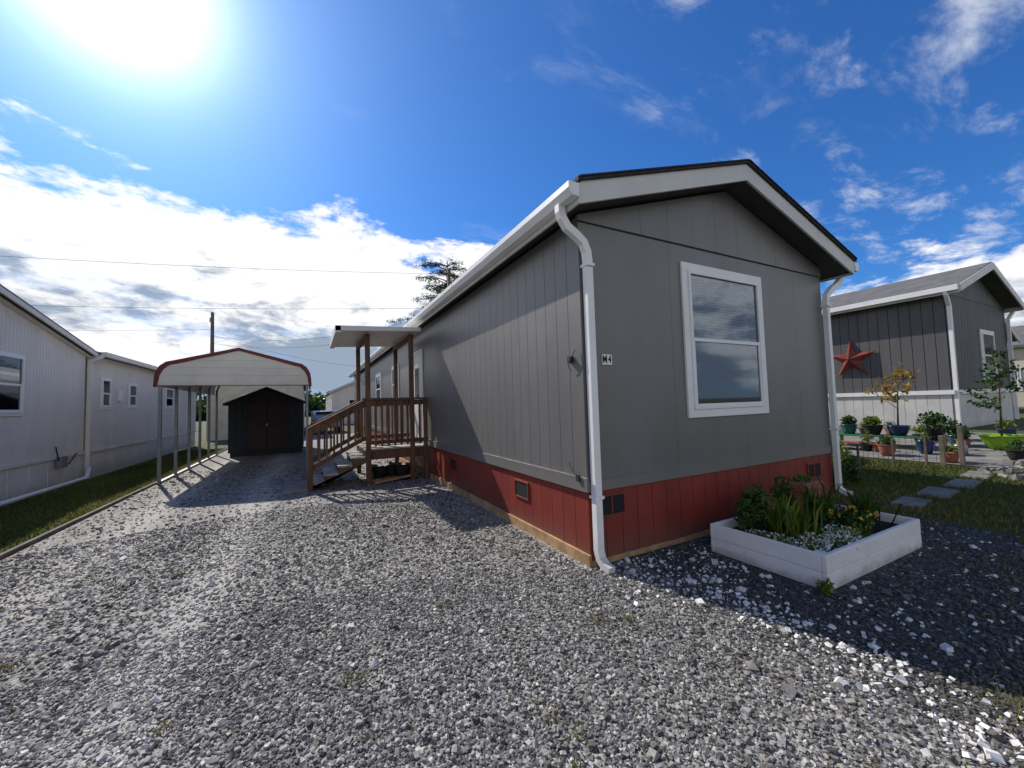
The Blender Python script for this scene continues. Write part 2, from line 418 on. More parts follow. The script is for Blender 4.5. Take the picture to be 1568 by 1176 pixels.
def ventX(xc,zc,w=.30,h=.17):
    g('vent_voids',m_dark).box(xc-w/2,xc+w/2,Y0+.002,Y0+.010,zc-h/2,zc+h/2)
    f=g('vent_frames',m_red,.002)
    for a in ((xc-w/2-.02,xc+w/2+.02,zc+h/2,zc+h/2+.02),(xc-w/2-.02,xc+w/2+.02,zc-h/2-.02,zc-h/2),(xc-w/2-.02,xc-w/2,zc-h/2,zc+h/2),(xc+w/2,xc+w/2+.02,zc-h/2,zc+h/2),(xc-.008,xc+.008,zc-h/2,zc+h/2)):
        f.box(a[0],a[1],Y0-.006,Y0+.011,a[2],a[3])
def ventY(yc,zc,w=.30,h=.17):
    g('vent_voids',m_dark).box(X0+.002,X0+.010,yc-w/2,yc+w/2,zc-h/2,zc+h/2)
    f=g('vent_frames',m_red)
    for a in ((yc-w/2-.02,yc+w/2+.02,zc+h/2,zc+h/2+.02),(yc-w/2-.02,yc+w/2+.02,zc-h/2-.02,zc-h/2),(yc-w/2-.02,yc-w/2,zc-h/2,zc+h/2),(yc+w/2,yc+w/2+.02,zc-h/2,zc+h/2)):
        f.box(X0-.006,X0+.011,a[0],a[1],a[2],a[3])
ventX(2.55,.52); ventX(6.15,.47); 
for yy in (4.2,6.7,11,14.5,18): ventY(yy,.47)
for sgn in (0,1):
    a,c=(RE0,RC) if sgn==0 else (RE1,RC)
    zu=3.22; zp=zu+abs(RC-RE0)*.327
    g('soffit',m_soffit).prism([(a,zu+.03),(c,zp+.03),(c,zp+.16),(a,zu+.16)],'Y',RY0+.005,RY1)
    g('rake_fascia',m_trim,.003).prism([(a,zu),(c,zp),(c,zp+.195),(a,zu+.195)],'Y',RY0-.022,RY0+.004)
    d=-1 if sgn==0 else 1
    sh_=g('shingles',m_shingle)
    sh_.prism([(a+d*.04,zu+.183),(c,zp+.197),(c,zp+.235),(a+d*.04,zu+.221)],'Y',RY0-.05,RY1+.03)
    g('eave_fascia',m_trim).box(a+d*.001,a+d*.022,RY0-.02,RY1,zu-.0,zu+.18)
    gx=a+d*.024
    g('gutters',m_white).prism([(gx,zu+.05),(gx+d*.075,zu+.05),(gx+d*.11,zu+.11),(gx+d*.11,zu+.165),(gx+d*.10,zu+.165),(gx+d*.10,zu+.115),(gx+d*.07,zu+.06),(gx+d*.006,zu+.06),(gx+d*.006,zu+.165),(gx,zu+.165)],'Y',RY0-.03,RY1)
    g('gutters',m_white).prism([(gx,zu+.05),(gx+d*.075,zu+.05),(gx+d*.11,zu+.11),(gx+d*.11,zu+.165),(gx,zu+.165)],'Y',RY0-.034,RY0-.031)
    for yj in (5.7,8.75,11.8,14.8,17.9,21):
        g('gutters',m_white).prism([(gx-.0,zu+.046),(gx+d*.077,zu+.046),(gx+d*.114,zu+.11),(gx+d*.114,zu+.166),(gx+d*.111,zu+.166),(gx+d*.111,zu+.11),(gx+d*.075,zu+.049),(gx,zu+.049)],'Y',yj,yj+.05)
for i in range(26):
    u=i/26; 
    for a in (RE0-.03,RE1+.03):
        xx=a+(RC-a)*u; zz=3.22+.222+ (xx-RE0 if a<RC else RE1-xx)*.327
        g('shingles',m_shingle).beam((xx,RY0-.055,zz+.006),(xx+(RC-a)/26*.93,RY0-.055,zz+.006+abs((RC-a)/26*.93)*.327),.02,.012)
ds=g('downspouts',m_spout)
def spout(pts): ds.sweep(pts,.052,4,(0,1,0),1.0,.85,math.pi/4)
zt=3.275
spout([(2.02,2.84,zt),(2.02,2.84,3.21),(2.035,2.84,3.16),(2.09,2.845,3.09),(2.20,2.85,3.03),(2.275,2.855,2.98),(2.315,2.86,2.90),(2.325,2.862,2.80),(2.325,2.862,.16),(2.325,2.84,.09),(2.325,2.78,.045),(2.325,2.70,.03)])
spout([(7.05,2.84,zt),(7.05,2.84,3.21),(6.95,2.845,3.12),(6.78,2.85,3.03),(6.66,2.86,2.93),(6.64,2.862,2.8),(6.64,2.862,.18),(6.64,2.80,.13),(6.64,2.72,.12)])
for zz in (2.76,.62,): ds.box(2.28,2.37,2.81,2.915,zz,zz+.025)
for zz in (2.76,1.0): ds.box(6.595,6.685,2.81,2.915,zz,zz+.025)
def window(g,axis,fixed,a0,a1,z0,z1,sgn,trim=.09,hung=True,blinds=True,m_tr=None,depth=.10):
    m_tr=m_tr or m_white
    def bx(part,m,u0,u1,d0,d1,w0,w1,bv=0):
        q=g(part,m,bv); p0=fixed+sgn*d0; p1=fixed+sgn*d1
        if axis=='X': q.box(u0,u1,p0,p1,w0,w1)
        else: q.box(p0,p1,u0,u1,w0,w1)
    T=trim
    for (u0,u1,w0,w1) in ((a0,a1,z1-T,z1),(a0,a1,z0,z0+T),(a0,a0+T,z0+T,z1-T),(a1-T,a1,z0+T,z1-T)):
        bx('window_trim',m_tr,u0,u1,.001,.026,w0,w1,.002)
    i0,i1,j0,j1=a0+T,a1-T,z0+T,z1-T; F=.035
    for (u0,u1,w0,w1) in ((i0,i1,j1-F,j1),(i0,i1,j0,j0+F),(i0,i0+F,j0+F,j1-F),(i1-F,i1,j0+F,j1-F)):
        bx('window_sash',m_white,u0,u1,.001,.042,w0,w1,.002)
    zm=(j0+j1)/2
    if hung:
        bx('window_sash',m_white,i0+F,i1-F,.003,.036,zm-.02,zm+.02)
        F2=.025
        for (u0,u1,w0,w1) in ((i0+F,i0+F+F2,j0+F,zm-.02),(i1-F-F2,i1-F,j0+F,zm-.02),(i0+F+F2,i1-F-F2,j0+F,j0+F+F2)):
            bx('window_sash',m_white,u0,u1,.003,.032,w0,w1)
    bx('window_glass',m_glass,i0+F,i1-F,.018,.020,j0+F,j1-F)
    bx('window_room',m_dark,i0+F,i1-F,.0015,.0028,j0+F,j1-F)
    if blinds:
        bx('window_screen',m_screen,i0+F+.025,i1-F-.025,.0145,.0150,j0+F+.025,zm-.02)
        z=j0+F+.01; r1=random.Random(5)
        while z<j1-F-.02:
            bx('window_blinds',m_blind,i0+F+.01,i1-F-.01,.006,.010,z,z+.015+r1.uniform(0,.004)); z+=.034
        for q in (.22,.78): bx('blind_cords',m_white,i0+F+(i1-i0)*q,i0+F+(i1-i0)*q+.006,.0105,.012,j0+F+.01,j1-F-.01)
window(g,'X',Y0,3.66,5.14,1.29,3.02,-1)
for a0,a1,z0,z1 in ((11.2,12.2,1.6,2.75),(14.2,15.4,1.6,2.75),(17.5,18.2,1.9,2.75),(20,21.2,1.6,2.75)):
    window(g,'Y',X0,a0,a1,z0,z1,-1,blinds=False)
dt=g('door_trim',m_white,.003)
for a in ((8.62,8.72,.70,2.80),(9.58,9.68,.70,2.80),(8.72,9.58,2.70,2.80)): dt.box(X0-.026,X0-.001,a[0],a[1],a[2],a[3])
g('door_leaf',m_white).box(X0-.016,X0-.001,8.72,9.58,.70,2.70)
g('door_window',m_glass).box(X0-.020,X0-.0165,8.95,9.35,1.7,2.5)
cb=g('cable_fittings',m_wire)
cb.box(X0-.04,X0-.001,3.06,3.11,1.88,1.94); cb.sweep([(X0-.02,3.0,2.0),(X0-.04,3.04,1.93),(X0-.04,3.1,1.86),(X0-.02,3.08,1.8)],.004,6)
cb.box(X0-.04,X0-.021,3.0,3.04,.76,.82); cb.sweep([(X0-.03,3.15,.92),(X0-.04,3.10,.86),(X0-.04,3.03,.80)],.004,6)
g.done()

g=G('house_number_sign'); p=g('plaque',m_white,.001)
p.box(2.495,2.553,Y0-.012,Y0-.001,1.85,1.95); p.box(2.557,2.615,Y0-.012,Y0-.001,1.85,1.95)
e=g.done()
for ch,xx in (('M',2.524),('4',2.586)):
    cu=bpy.data.curves.new('digit','FONT'); cu.body=ch; cu.size=.10; cu.extrude=.001; cu.align_x='CENTER'; cu.align_y='CENTER'; cu.offset=.002
    o=bpy.data.objects.new('character_'+ch,cu); COL.objects.link(o); o.location=(xx,Y0-.0145,1.90); o.rotation_euler=(math.pi/2,0,0); o.data.materials.append(m_ink); o.parent=e; o.scale=(.75,1,1)

# ---------------------------------------------------------------- porch
g=G('entrance_porch')
w=g('framing',m_wood,.004); d=g('deck_boards',m_tread,.003)
DX0,DX1,DY0,DY1,DZ=1.0,2.24,8.2,9.9,.70
y=DY0
while y<DY1-.01: d.box(DX0-.03,DX1,y,y+.135,DZ-.035,DZ); y+=.142
w.box(DX0,DX1,DY0+.02,DY0+.058,DZ-.22,DZ-.037); w.box(DX0,DX1,DY1-.06,DY1-.02,DZ-.22,DZ-.037)
w.box(DX0,DX0+.038,DY0+.06,DY1-.06,DZ-.22,DZ-.037)
for px,py,zt in ((DX0+.0,DY0-.05,2.98),(1.86,DY0-.05,3.02),(DX0,DY1-.1,2.98),(1.86,DY1-.1,3.02)):
    w.box(px,px+.089,py,py+.089,0,zt)
w.box(2.14,2.22,DY0-.05,DY0+.03,0,1.68)
for yy in (DY0-.01,DY1-.055):
    d2=g('rails',m_wood,.004)
    d2.box(DX0-.05,2.24,yy-.06,yy+.08,1.66,1.70); d2.box(DX0+.09,2.24,yy-.01,yy+.028,1.55,1.655); d2.box(DX0+.09,2.24,yy-.01,yy+.028,.78,.86)
    x=DX0+.16
    while x<2.18: d2.box(x,x+.038,yy-.05,yy-.012,.74,1.64); x+=.125
w.box(DX0,DX0+.06,DY0+.04,DY1-.1,2.87,2.965); w.box(1.86,1.92,DY0+.04,DY1-.1,2.9,3.0)
r=g('porch_roof',m_trim,.004)
r.prism([(.55,2.985),(2.06,3.06),(2.06,3.10),(.55,3.025)],'Y',7.98,10.1)
for k_ in range(9):
    yy=8.05+k_*.25; r.prism([(.55,3.027),(2.05,3.102),(2.05,3.122),(.55,3.047)],'Y',yy,yy+.03)
r.box(.45,.549,7.94,10.14,2.94,3.07); r.prism([(.45,2.97),(2.06,3.05),(2.06,3.13),(.45,3.07)],'Y',7.94,7.978); r.prism([(.45,2.97),(2.06,3.05),(2.06,3.13),(.45,3.07)],'Y',10.102,10.14)
n=5; run=.235; rise=DZ/n
for i in range(1,n):
    z=DZ-rise*i; x=DX0-run*i-.02
    d.box(x-.02,x+.135,DY0+.02,DY0+1.15,z-.035,z); d.box(x+.14,x+.27,DY0+.02,DY0+1.15,z-.035,z)
    g('risers',m_wood).box(x+.235,x+.255,DY0+.03,DY0+1.14,z,z+rise-.036)
for yy in (DY0-.02,DY0+1.15):
    pts=[(DX0,DZ-.26),(DX0-run*n+.14,0.0),(DX0-run*n-.02,0.0)]
    for i in range(n-1,0,-1):
        z=DZ-rise*i-.036; x=DX0-run*i-.02
        pts+=[(x,z),(x+.235,z)]
    pts+=[(DX0,DZ-.04)]
    w.prism(pts,'Y',yy,yy+.038)
    w.box(-.02,.07,yy-.03,yy+.06,0,1.16)
    a=(DX0-.02,yy+.02,1.66); b_=(.0,yy+.02,1.16)
    rr=g('rails',m_wood); rr.beam(a,b_,.13,.036); rr.beam((DX0,yy+.02,1.58),(.05,yy+.02,1.08),.036,.085); rr.beam((DX0,yy+.02,.93),(.05,yy+.02,.43),.036,.085)
    for k_ in range(7):
        xx=.16+k_*.125; zz=.44+(xx-.05)*.526
        rr.box(xx,xx+.036,yy-.03,yy+.0,zz-.03,zz+.73)
g('landing_pad',m_conc,.01).box(-.42,.0,DY0-.05,DY0+1.2,-.02,.07)
cl=g('stored_pots',m_rubber,.0,True); 
for a in ((1.3,8.5,.15),(1.55,8.6,.12),(1.75,8.4,.16)): cl.lathe((a[0],a[1],0),[(a[2]*.7,.005),(a[2],.25),(a[2]*1.05,.28)])
cl2=g('stored_buckets',m_tread,0,True)
for a in ((1.2,8.9,.12),(1.7,8.95,.14),(2.0,8.75,.12)): cl2.lathe((a[0],a[1],0),[(a[2]*.8,.005),(a[2],.27),(a[2]*1.05,.28)])
g('stored_lumber',m_board,.003).beam((1.1,8.3,.05),(2.1,8.75,.05),.09,.05); g('stored_lumber',m_board).beam((1.15,8.15,.04),(2.0,8.3,.10),.09,.04)
g.done()

# ---------------------------------------------------------------- carport
g=G('carport'); CX0,CX1,CY0,CY1=-2.93,.03,11.1,17.1; cm=(CX0+CX1)/2
def arch(o=0):
    pts=[]
    for a in (0,22,45,68,90): 
        t_=math.radians(a); pts.append((CX0-o+.32*(1-math.cos(t_)),2.25+o+.40*math.sin(t_)))
    L=pts+[(cm,2.98+o)]; return L+[(CX0+CX1-x,z) for x,z in reversed(pts)]
A=[(CX0,2.12)]+arch()+[(CX1,2.12)]; B=[(CX0-.03,2.12)]+arch(.03)+[(CX1+.03,2.12)]
r=g('roof_sheet',m_roofwhite)
for i in range(len(A)-1): r.prism([A[i],A[i+1],B[i+1],B[i]],'Y',CY0,CY1)
tr=g('edge_trim',m_maroon)
C=[(CX0-.045,2.10)]+arch(.035)+[(CX1+.045,2.10)]; D=[(CX0+.012,2.10)]+arch(-.03)+[(CX1-.012,2.10)]
for i in range(len(A)-1): tr.prism([D[i],D[i+1],C[i+1],C[i]],'Y',CY0-.05,CY0-.002)
pn=g('gable_panel',m_beige)
pn.prism([(CX0+.02,2.14)]+arch(-.035)+[(CX1-.02,2.14)],'Y',CY0-.025,CY0-.012)
for k_ in range(4):
    z=2.2+.17*k_; hw=1.38-(0 if k_<3 else .45); pn.box(cm-hw,cm+hw,CY0-.034,CY0-.0255,z,z+.03)
lg=g('frame_tubes',m_galv,.003)
k_=0; y=CY0
while y<=CY1+.01:
    for xx in (CX0+.03,CX1-.09): lg.box(xx,xx+.06,y,y+.06,.0,2.3)
    ar=arch(-.06)
    for i in range(len(ar)-1): lg.beam((ar[i][0],y+.03,ar[i][1]),(ar[i+1][0],y+.03,ar[i+1][1]),.05,.05)
    y+=1.19
for xx in (CX0+.03,CX1-.09): lg.box(xx,xx+.06,CY0-.05,CY1+.1,.0,.055)
lg.box(CX0+.05,CX1-.05,CY0+.0,CY0+.05,2.12,2.17)
g.done()

g=G('storage_shed'); SX0,SX1,SY0,SY1=-2.38,-.17,16.0,18.6; sc=(SX0+SX1)/2
g('floor_skids',m_shed).box(SX0+.05,SX1-.05,SY0+.05,SY1,0,.14)
s_=g('walls',m_shed); s_.prism([(SX0,.14),(SX1,.14),(SX1,1.78),(sc,2.26),(SX0,1.78)],'Y',SY0,SY1)
x=SX0+.02
while x<SX1-.1: 
    if not(sc-.62<x+.09<sc+.62): s_.box(x,x+.185,SY0-.012,SY0-.001,.15,1.76)
    x+=.2
for a,c in ((SX0-.13,sc),(SX1+.13,sc)):
    g('roof',m_shingle).prism([(a,1.73),(c,2.28),(c,2.35),(a,1.80)],'Y',SY0-.15,SY1+.1)
g('door',m_sheddoor,.004).box(sc-.56,sc-.01,SY0-.035,SY0-.002,.2,1.82); g('door',m_sheddoor).box(sc+.01,sc+.56,SY0-.035,SY0-.002,.2,1.82)
for a in ((sc-.62,sc-.565),(sc+.565,sc+.62)): g('door_trim',m_shed).box(a[0],a[1],SY0-.04,SY0-.002,.15,1.88)
g('hardware',m_galv).box(sc-.03,sc+.03,SY0-.05,SY0-.036,1.0,1.08)
g.done()

# ---------------------------------------------------------------- right neighbour
g=G('mobile_home'); zb=.55; nx0,nx1,ny0,ny1=13.0,17.5,3.3,20
W=g('siding',m_greyhouse); WB=g('siding_backing',m_dark)
strips(W,WB,'Y',nx0,ny0,ny1,1.5,3.75,.203,.012,.01,-1)
strips(W,WB,'X',ny0,nx0,nx1,1.5,3.75,.203,.012,.01,-1)
W.box(nx1-.04,nx1,ny0+.02,ny1,1.5,3.75)
W.prism([(nx0,3.75),(nx1,3.75),((nx0+nx1)/2,4.50)],'Y',ny0-.01,ny0+.05)
S=g('skirting',m_greyhousew); SB=g('skirting_backing',m_aluback)
strips(S,SB,'Y',nx0-.01,ny0+.01,ny1,.3,1.46,.203,.008,.008,-1); strips(S,SB,'X',ny0-.01,nx0,nx1,.3,1.46,.203,.008,.008,-1)
g('skirting_cap',m_white).box(nx0-.05,nx0-.011,ny0-.05,ny1,1.42,1.52); g('skirting_cap',m_white).box(nx0-.01,nx1,ny0-.05,ny0-.011,1.42,1.52)
for sgn in (0,1):
    a=nx0-.22 if sgn==0 else nx1+.22; c=(nx0+nx1)/2; d=-1 if sgn==0 else 1; zp=3.70+(c-nx0+.22)*.33
    g('roof',m_farroof).prism([(a,3.80),(c,zp+.12),(c,zp+.20),(a,3.88)],'Y',ny0-.3,ny1)
    g('fascia',m_trim).prism([(a,3.70),(c,zp),(c,zp+.18),(a,3.87)],'Y',ny0-.33,ny0-.302)
    g('fascia',m_trim).box(a,a+d*.02,ny0-.3,ny1,3.68,3.86)
    g('gutters',m_white).box(a+d*.021,a+d*.12,ny0-.3,ny1,3.73,3.85)
    px=nx0+.03 if sgn==0 else nx1-.03
    g('downspouts',m_white).sweep([(a+d*.07,ny0-.1,3.75),(a+d*.06,ny0-.1,3.68),(px,ny0-.06,3.45),(px,ny0-.06,3.3),(px,ny0-.06,.66)],.055,4,(0,1,0),1,.85,math.pi/4)
window(g,'X',ny0,15.2,16.3,1.72,3.05,-1)
g.done()
g=G('barn_star'); b=g('star',m_star); c=(12.93,5.1,2.42); vs=[(c[0]-.14,c[1],c[2])]
for i in range(10):
    a=math.radians(90+36*i); r_=.55 if i%2==0 else .20; vs.append((c[0]+.05,c[1]+r_*math.cos(a),c[2]+r_*math.sin(a)))
b.poly(vs,[(0,1+i,1+(i+1)%10) for i in range(10)]+[tuple(range(1,11))]); g.done()

# ---------------------------------------------------------------- left neighbour
g=G('mobile_home'); LX=-4.65
W=g('siding',m_aluside); WB=g('siding_backing',m_aluback)
strips(W,WB,'Y',LX,12.85,23,.68,3.02,.10,.007,.008,1)
y=1.0; top=lambda y:2.92+(12.75-y)*.2 if y>6.9 else 2.92+(y-1.05)*.2
while y<12.74:
    e_=min(y+.093,12.75); W.prism([(y,.68),(e_,.68),(e_,top(e_)),(y,top(y))],'X',LX-.008,LX); y+=.10
WB.prism([(1,.68),(12.75,.68),(12.75,2.9),(6.9,4.07),(1,2.9)],'X',LX-.06,LX-.0085)
g('roof',m_farroof).prism([(12.95,2.95),(6.9,4.16),(6.9,4.26),(12.95,3.05)],'X',LX-7,LX+.14)
g('roof',m_farroof).prism([(.8,2.95),(6.9,4.16),(6.9,4.26),(.8,3.05)],'X',LX-7,LX+.14)
g('fascia',m_aluside).prism([(12.97,2.90),(6.9,4.11),(6.9,4.20),(12.97,2.99)],'X',LX+.141,LX+.17)
g('fascia',m_aluside).prism([(12.9,2.88),(6.9,4.08),(6.9,4.13),(12.9,2.93)],'X',LX+.001,LX+.06)
g('roof',m_farroof).prism([(LX+.2,3.05),(LX-2.3,3.6),(LX-4.8,3.05),(LX-4.8,2.98),(LX+.2,2.98)],'Y',12.96,23.2)
g('gutters',m_aluside).box(LX+.20,LX+.29,12.98,23.2,2.95,3.06)
S=g('skirting',m_aluside)
S.box(LX-.05,LX-.02,1,23,.02,.66); S.box(LX-.019,LX+.025,1,23,.64,.70)
y=1.2
while y<23: S.box(LX-.019,LX-.01,y,y+.02,.03,.63); y+=.6
g('base_pipe',m_whitepaint,0,True).sweep([(LX+.12,2,.10),(LX+.12,12.6,.10),(LX+.08,12.8,.3)],.045,8,(0,0,1))
g('downspouts',m_aluside).sweep([(LX+.24,13.0,3.0),(LX+.2,12.9,2.9),(LX+.06,12.8,2.8),(LX+.06,12.8,.2)],.05,4,(0,1,0),1,.85,math.pi/4)
window(g,'Y',LX,9.3,10.5,1.55,2.66,1,blinds=False,trim=.05)
window(g,'Y',LX,13.5,14.08,1.67,2.49,1,blinds=False,trim=.05); window(g,'Y',LX,15.2,15.85,1.70,2.45,1,blinds=False,trim=.05); window(g,'Y',LX,18.5,19.5,1.7,2.5,1,blinds=False,trim=.05)
g('wall_vent',m_white,.004).box(LX+.001,LX+.05,14.55,14.72,1.9,2.2)
g('utility_box',m_galv,.004).box(LX+.026,LX+.1,11.6,11.85,.45,.68); g('utility_cable',m_wire).sweep([(LX+.05,11.5,.9),(LX+.06,11.6,.6),(LX+.06,12,.5),(LX+.06,12.3,.7)],.012,6,(1,0,0))
g.done()

def farhome(x0,x1,y0,y1,ze,zp,mw,win=True):
    g=G('mobile_home'); c=(x0+x1)/2
    g('walls',mw).prism([(x0,0),(x1,0),(x1,ze),(c,zp),(x0,ze)],'Y',y0,y1)
    for a in (x0-.25,x1+.25): g('roof',m_farroof).prism([(a,ze-.08),(c,zp+.02),(c,zp+.14),(a,ze+.04)],'Y',y0-.25,y1+.25)
    for a in (x0-.27,x1+.27): g('fascia',m_trim).prism([(a,ze-.16),(c,zp-.06),(c,zp+.1),(a,ze+.02)],'Y',y0-.29,y0-.251)
    if win:
        window(g,'X',y0,c-.7,c+.7,1.4,2.5,-1,blinds=False); 
        for k_ in range(4):
            yy=y0+1.5+k_*3
            window(g,'Y',x0,yy,yy+1,1.4,2.5,-1,blinds=False); window(g,'Y',x1,yy,yy+1,1.4,2.5,1,blinds=False)
    g.done()
farhome(-4.9,-.3,26.5,40,3.2,4.2,m_pale)
farhome(2.0,6.4,42,56,3.2,4.2,m_aluside)
farhome(-14,-9.5,28,44,3.1,4.1,m_aluside)
farhome(22,26.6,5,22,3.6,4.6,m_pale)
farhome(31,36,-2,12,3.6,4.7,m_pale)
farhome(-22,-15,50,62,3.2,4.6,m_greyhouse)

def car(x,y):
    g=G('parked_car'); b=g('body',m_carpaint,.05,True)
    b.prism([(y-2.1,.35),(y+2.1,.35),(y+2.15,.75),(y+1.9,.95),(y+1.2,1.0),(y+.5,1.42),(y-1.2,1.45),(y-1.95,1.05),(y-2.15,.8)],'X',x-.85,x+.85)
    g('windows',m_dark).prism([(y+1.05,1.02),(y+.45,1.38),(y-1.15,1.40),(y-1.7,1.06)],'X',x-.858,x+.858)
    g('windows',m_dark).beam((x-.6,y-1.62,1.26),(x+.6,y-1.62,1.26),.02,.26,(0,-.55,.8))
    for yy in (y-1.3,y+1.3):
        for xx in (x-.87,x+.67):
            pts=[(yy+.33*math.cos(t),.33+.33*math.sin(t)) for t in np.linspace(0,2*math.pi,18)[:-1]]
            g('wheels',m_rubber).prism(pts,'X',xx,xx+.2)
    g('lights',m_terra).box(x-.8,x-.5,y-2.17,y-2.1,.75,.9); g('lights',m_terra).box(x+.5,x+.8,y-2.17,y-2.1,.75,.9)
    g.done()
car(1.0,29)

def pole(x,y,h,arm):
    g=G('utility_pole'); g('pole',m_pole,0,True).sweep([(x,y,0),(x,y,h*.5),(x,y,h)],[.15,.13,.10],12,(0,1,0))
    if arm:
        g('crossarm',m_pole).box(x-.35,x+.35,y-.16,y-.10,h-.4,h-.3)
        for q in (-.28,.22): g('insulators',m_white).box(x+q,x+q+.06,y-.15,y-.11,h-.3,h-.18)
    else:
        g('pole_top_hardware',m_galv).box(x-.16,x-.10,y-.05,y+.05,h-.7,h-.4)
    g.done()
pole(7.3,21.6,9.5,True); pole(-6.0,34,8.6,False)
def cable(g,a,b,sag,r=.0085):
    a=Vector(a);b=Vector(b); pts=[]
    for i in range(17):
        t_=i/16; p=a.lerp(b,t_); p.z-=sag*4*t_*(1-t_); pts.append(p)
    g('cable',m_wire).sweep(pts,r,5,(0,0,1))
g=G('power_lines')
cable(g,(7.3,21.6,9.2),(-30,27,8.6),.5); cable(g,(7.3,21.6,7.2),(-30,30,7.0),.45)
cable(g,(7.3,21.6,7.1),(-6,34,6.9),.9,.011); cable(g,(7.3,21.6,6.6),(-6,34,6.4),.9,.011); cable(g,(-6,34,7.4),(-40,36,7.2),.6); cable(g,(-6,34,7.0),(7,40,5.5),.6)
g.done()

def conifer(x,y,h,seed):
    r0=random.Random(seed); g=G('pine_tree'); tb=g('trunk',m_bark,0,True)
    tb.sweep([(x,y,0),(x+.1,y,h*.4),(x,y+.1,h*.75),(x,y,h)],[.28,.2,.12,.03],8)
    P=[]
    z=h*.28
    while z<h-.15:
        u=(h-z)/h; L=(1.9+4.8*u)*r0.uniform(.6,1.15)
        for _ in range(5):
            a=r0.uniform(0,6.28); dx,dy=math.cos(a),math.sin(a)
            l=L*r0.uniform(.4,1.2)
            q=[(x,y,z),(x+dx*l*.5,y+dy*l*.5,z+.10*l),(x+dx*l,y+dy*l,z-.02*l)]
            tb.sweep(q,[.05,.03,.01],5,(0,0,1))
            nk=max(3,int(l*3.0))
            for j in range(nk):
                t_=.3+.7*(j+r0.random())/nk; m_=24
                c0=np.array([x+dx*l*t_,y+dy*l*t_,z+.2*l*t_-.22*l*t_*t_])+rng.normal(0,.10,3)
                P.append(c0+rng.normal(0,1,(m_,3))*np.array([.18,.18,.08]))
        z+=r0.uniform(.24,.48)
    e=g.done(); P=np.concatenate(P); leaves('foliage',P,.10,m_needle,e,.22)
conifer(9.7,29,12.9,5)
P=[]
for i in range(70):
    a=math.radians(random.uniform(-50,110)); r_=random.uniform(95,130); hh=random.uniform(3,7)
    P.append(blob((r_*math.sin(a),r_*math.cos(a),hh*.45),(random.uniform(4,8),random.uniform(4,8),hh*.5),400,.3))
leaves('distant_trees',np.concatenate(P),.7,m_leafD,None,.7)

# ---------------------------------------------------------------- planter
g=G('raised_planter_box'); b=g('boards',m_whitepaint,.005); px0,px1,py0,py1,hz=3.5,5.25,1.62,2.6,.27
for z0_,z1_ in ((0,.132),(.135,.27)):
    b.box(px0,px1,py0,py0+.038,z0_,z1_); b.box(px0,px1,py1-.038,py1,z0_,z1_)
    b.box(px0+.001,px0+.038,py0+.04,py1-.04,z0_,z1_); b.box(px1-.038,px1-.001,py0+.04,py1-.04,z0_,z1_)
b.box(px0+.039,px0+.12,py0+.039,py0+.12,0,.262)
g('soil',m_soil).box(px0+.039,px1-.039,py0+.0385,py1-.039,0,.19)
g.done()
def stems_and(name,parts):
    e=bpy.data.objects.new(name,None); COL.objects.link(e)
    for f in parts: f(e)
stems_and('white_alyssum',[lambda e:leaves('foliage',np.concatenate([blob((3.70+.15*i,1.82+.07*math.sin(i*2),.235),(.16,.15,.06),300,.2) for i in range(5)]+[blob((3.66,2.1,.23),(.10,.25,.05),450,.2)]),.016,m_leafL,e),
  lambda e:leaves('blossoms',np.concatenate([blob((3.70+.15*i,1.80+.07*math.sin(i*2),.265),(.16,.14,.04),130,.6) for i in range(5)]+[blob((3.66,2.1,.25),(.10,.25,.04),170,.6)]),.010,m_flw,e,.9)])
def clumpblades(name,c,n,r,h,m,w,lean):
    q=rng.normal(0,r,(n,2)); blades(name,np.stack([c[0]+q[:,0],c[1]+q[:,1],np.full(n,c[2])],1),h,m,w,lean)
clumpblades('daylily_clump',(4.1,2.2,.19),130,.08,.36,m_leafL,.009,1.2)
clumpblades('iris_plant',(4.75,2.3,.19),60,.07,.50,m_leafD,.010,.7)
clumpblades('iris_plant',(5.0,1.95,.19),60,.06,.36,m_leafD,.009,.8)
stems_and('lily_shrub',[lambda e:leaves('foliage',np.concatenate([blob((3.95,2.42,.42),(.15,.12,.22),420,.2),blob((3.75,2.38,.36),(.12,.10,.16),260,.2),blob((4.45,2.42,.42),(.16,.1,.24),360,.2)]),.042,m_leafD,e,.28)])
stems_and('yellow_pansies',[lambda e:leaves('foliage',blob((4.7,1.95,.27),(.28,.2,.10),800,.2),.026,m_leafD,e),
  lambda e:leaves('blossoms',blob((4.7,1.93,.31),(.27,.19,.09),45,.8),.022,m_fly,e,.9)])
stems_and('bedding_plants',[lambda e:leaves('foliage',np.concatenate([blob((4.35,1.75,.22),(.2,.1,.07),400,.2),blob((5.05,2.35,.28),(.14,.18,.12),420,.2),blob((3.45,1.62,.05),(.07,.05,.07),120,.2)]),.022,m_leafL,e)])
def pot(name,c,r,h,m,square=False):
    g=G(name)
    if square: 
        q=g('trough',m,.01); q.box(c[0]-r,c[0]+r,c[1]-r*.5,c[1]+r*.5,c[2],c[2]+h*.75); q.box(c[0]-r-.02,c[0]+r+.02,c[1]-r*.5-.02,c[1]+r*.5+.02,c[2]+h*.75,c[2]+h)
    else: g('vessel',m,0,True).lathe(c,[(r*.62,0),(r*.8,h*.3),(r*.98,h*.75),(r,h*.9),(r*1.1,h*.92),(r*1.1,h),(r*.92,h),(r*.9,h*.85)],24)
    return g
g=pot('terracotta_planter',(4.88,2.45,.19),.19,.36,m_terra,True); e=g.done(); leaves('foliage',blob((4.88,2.45,.57),(.14,.07,.04),120,.2),.03,m_leafL,e)
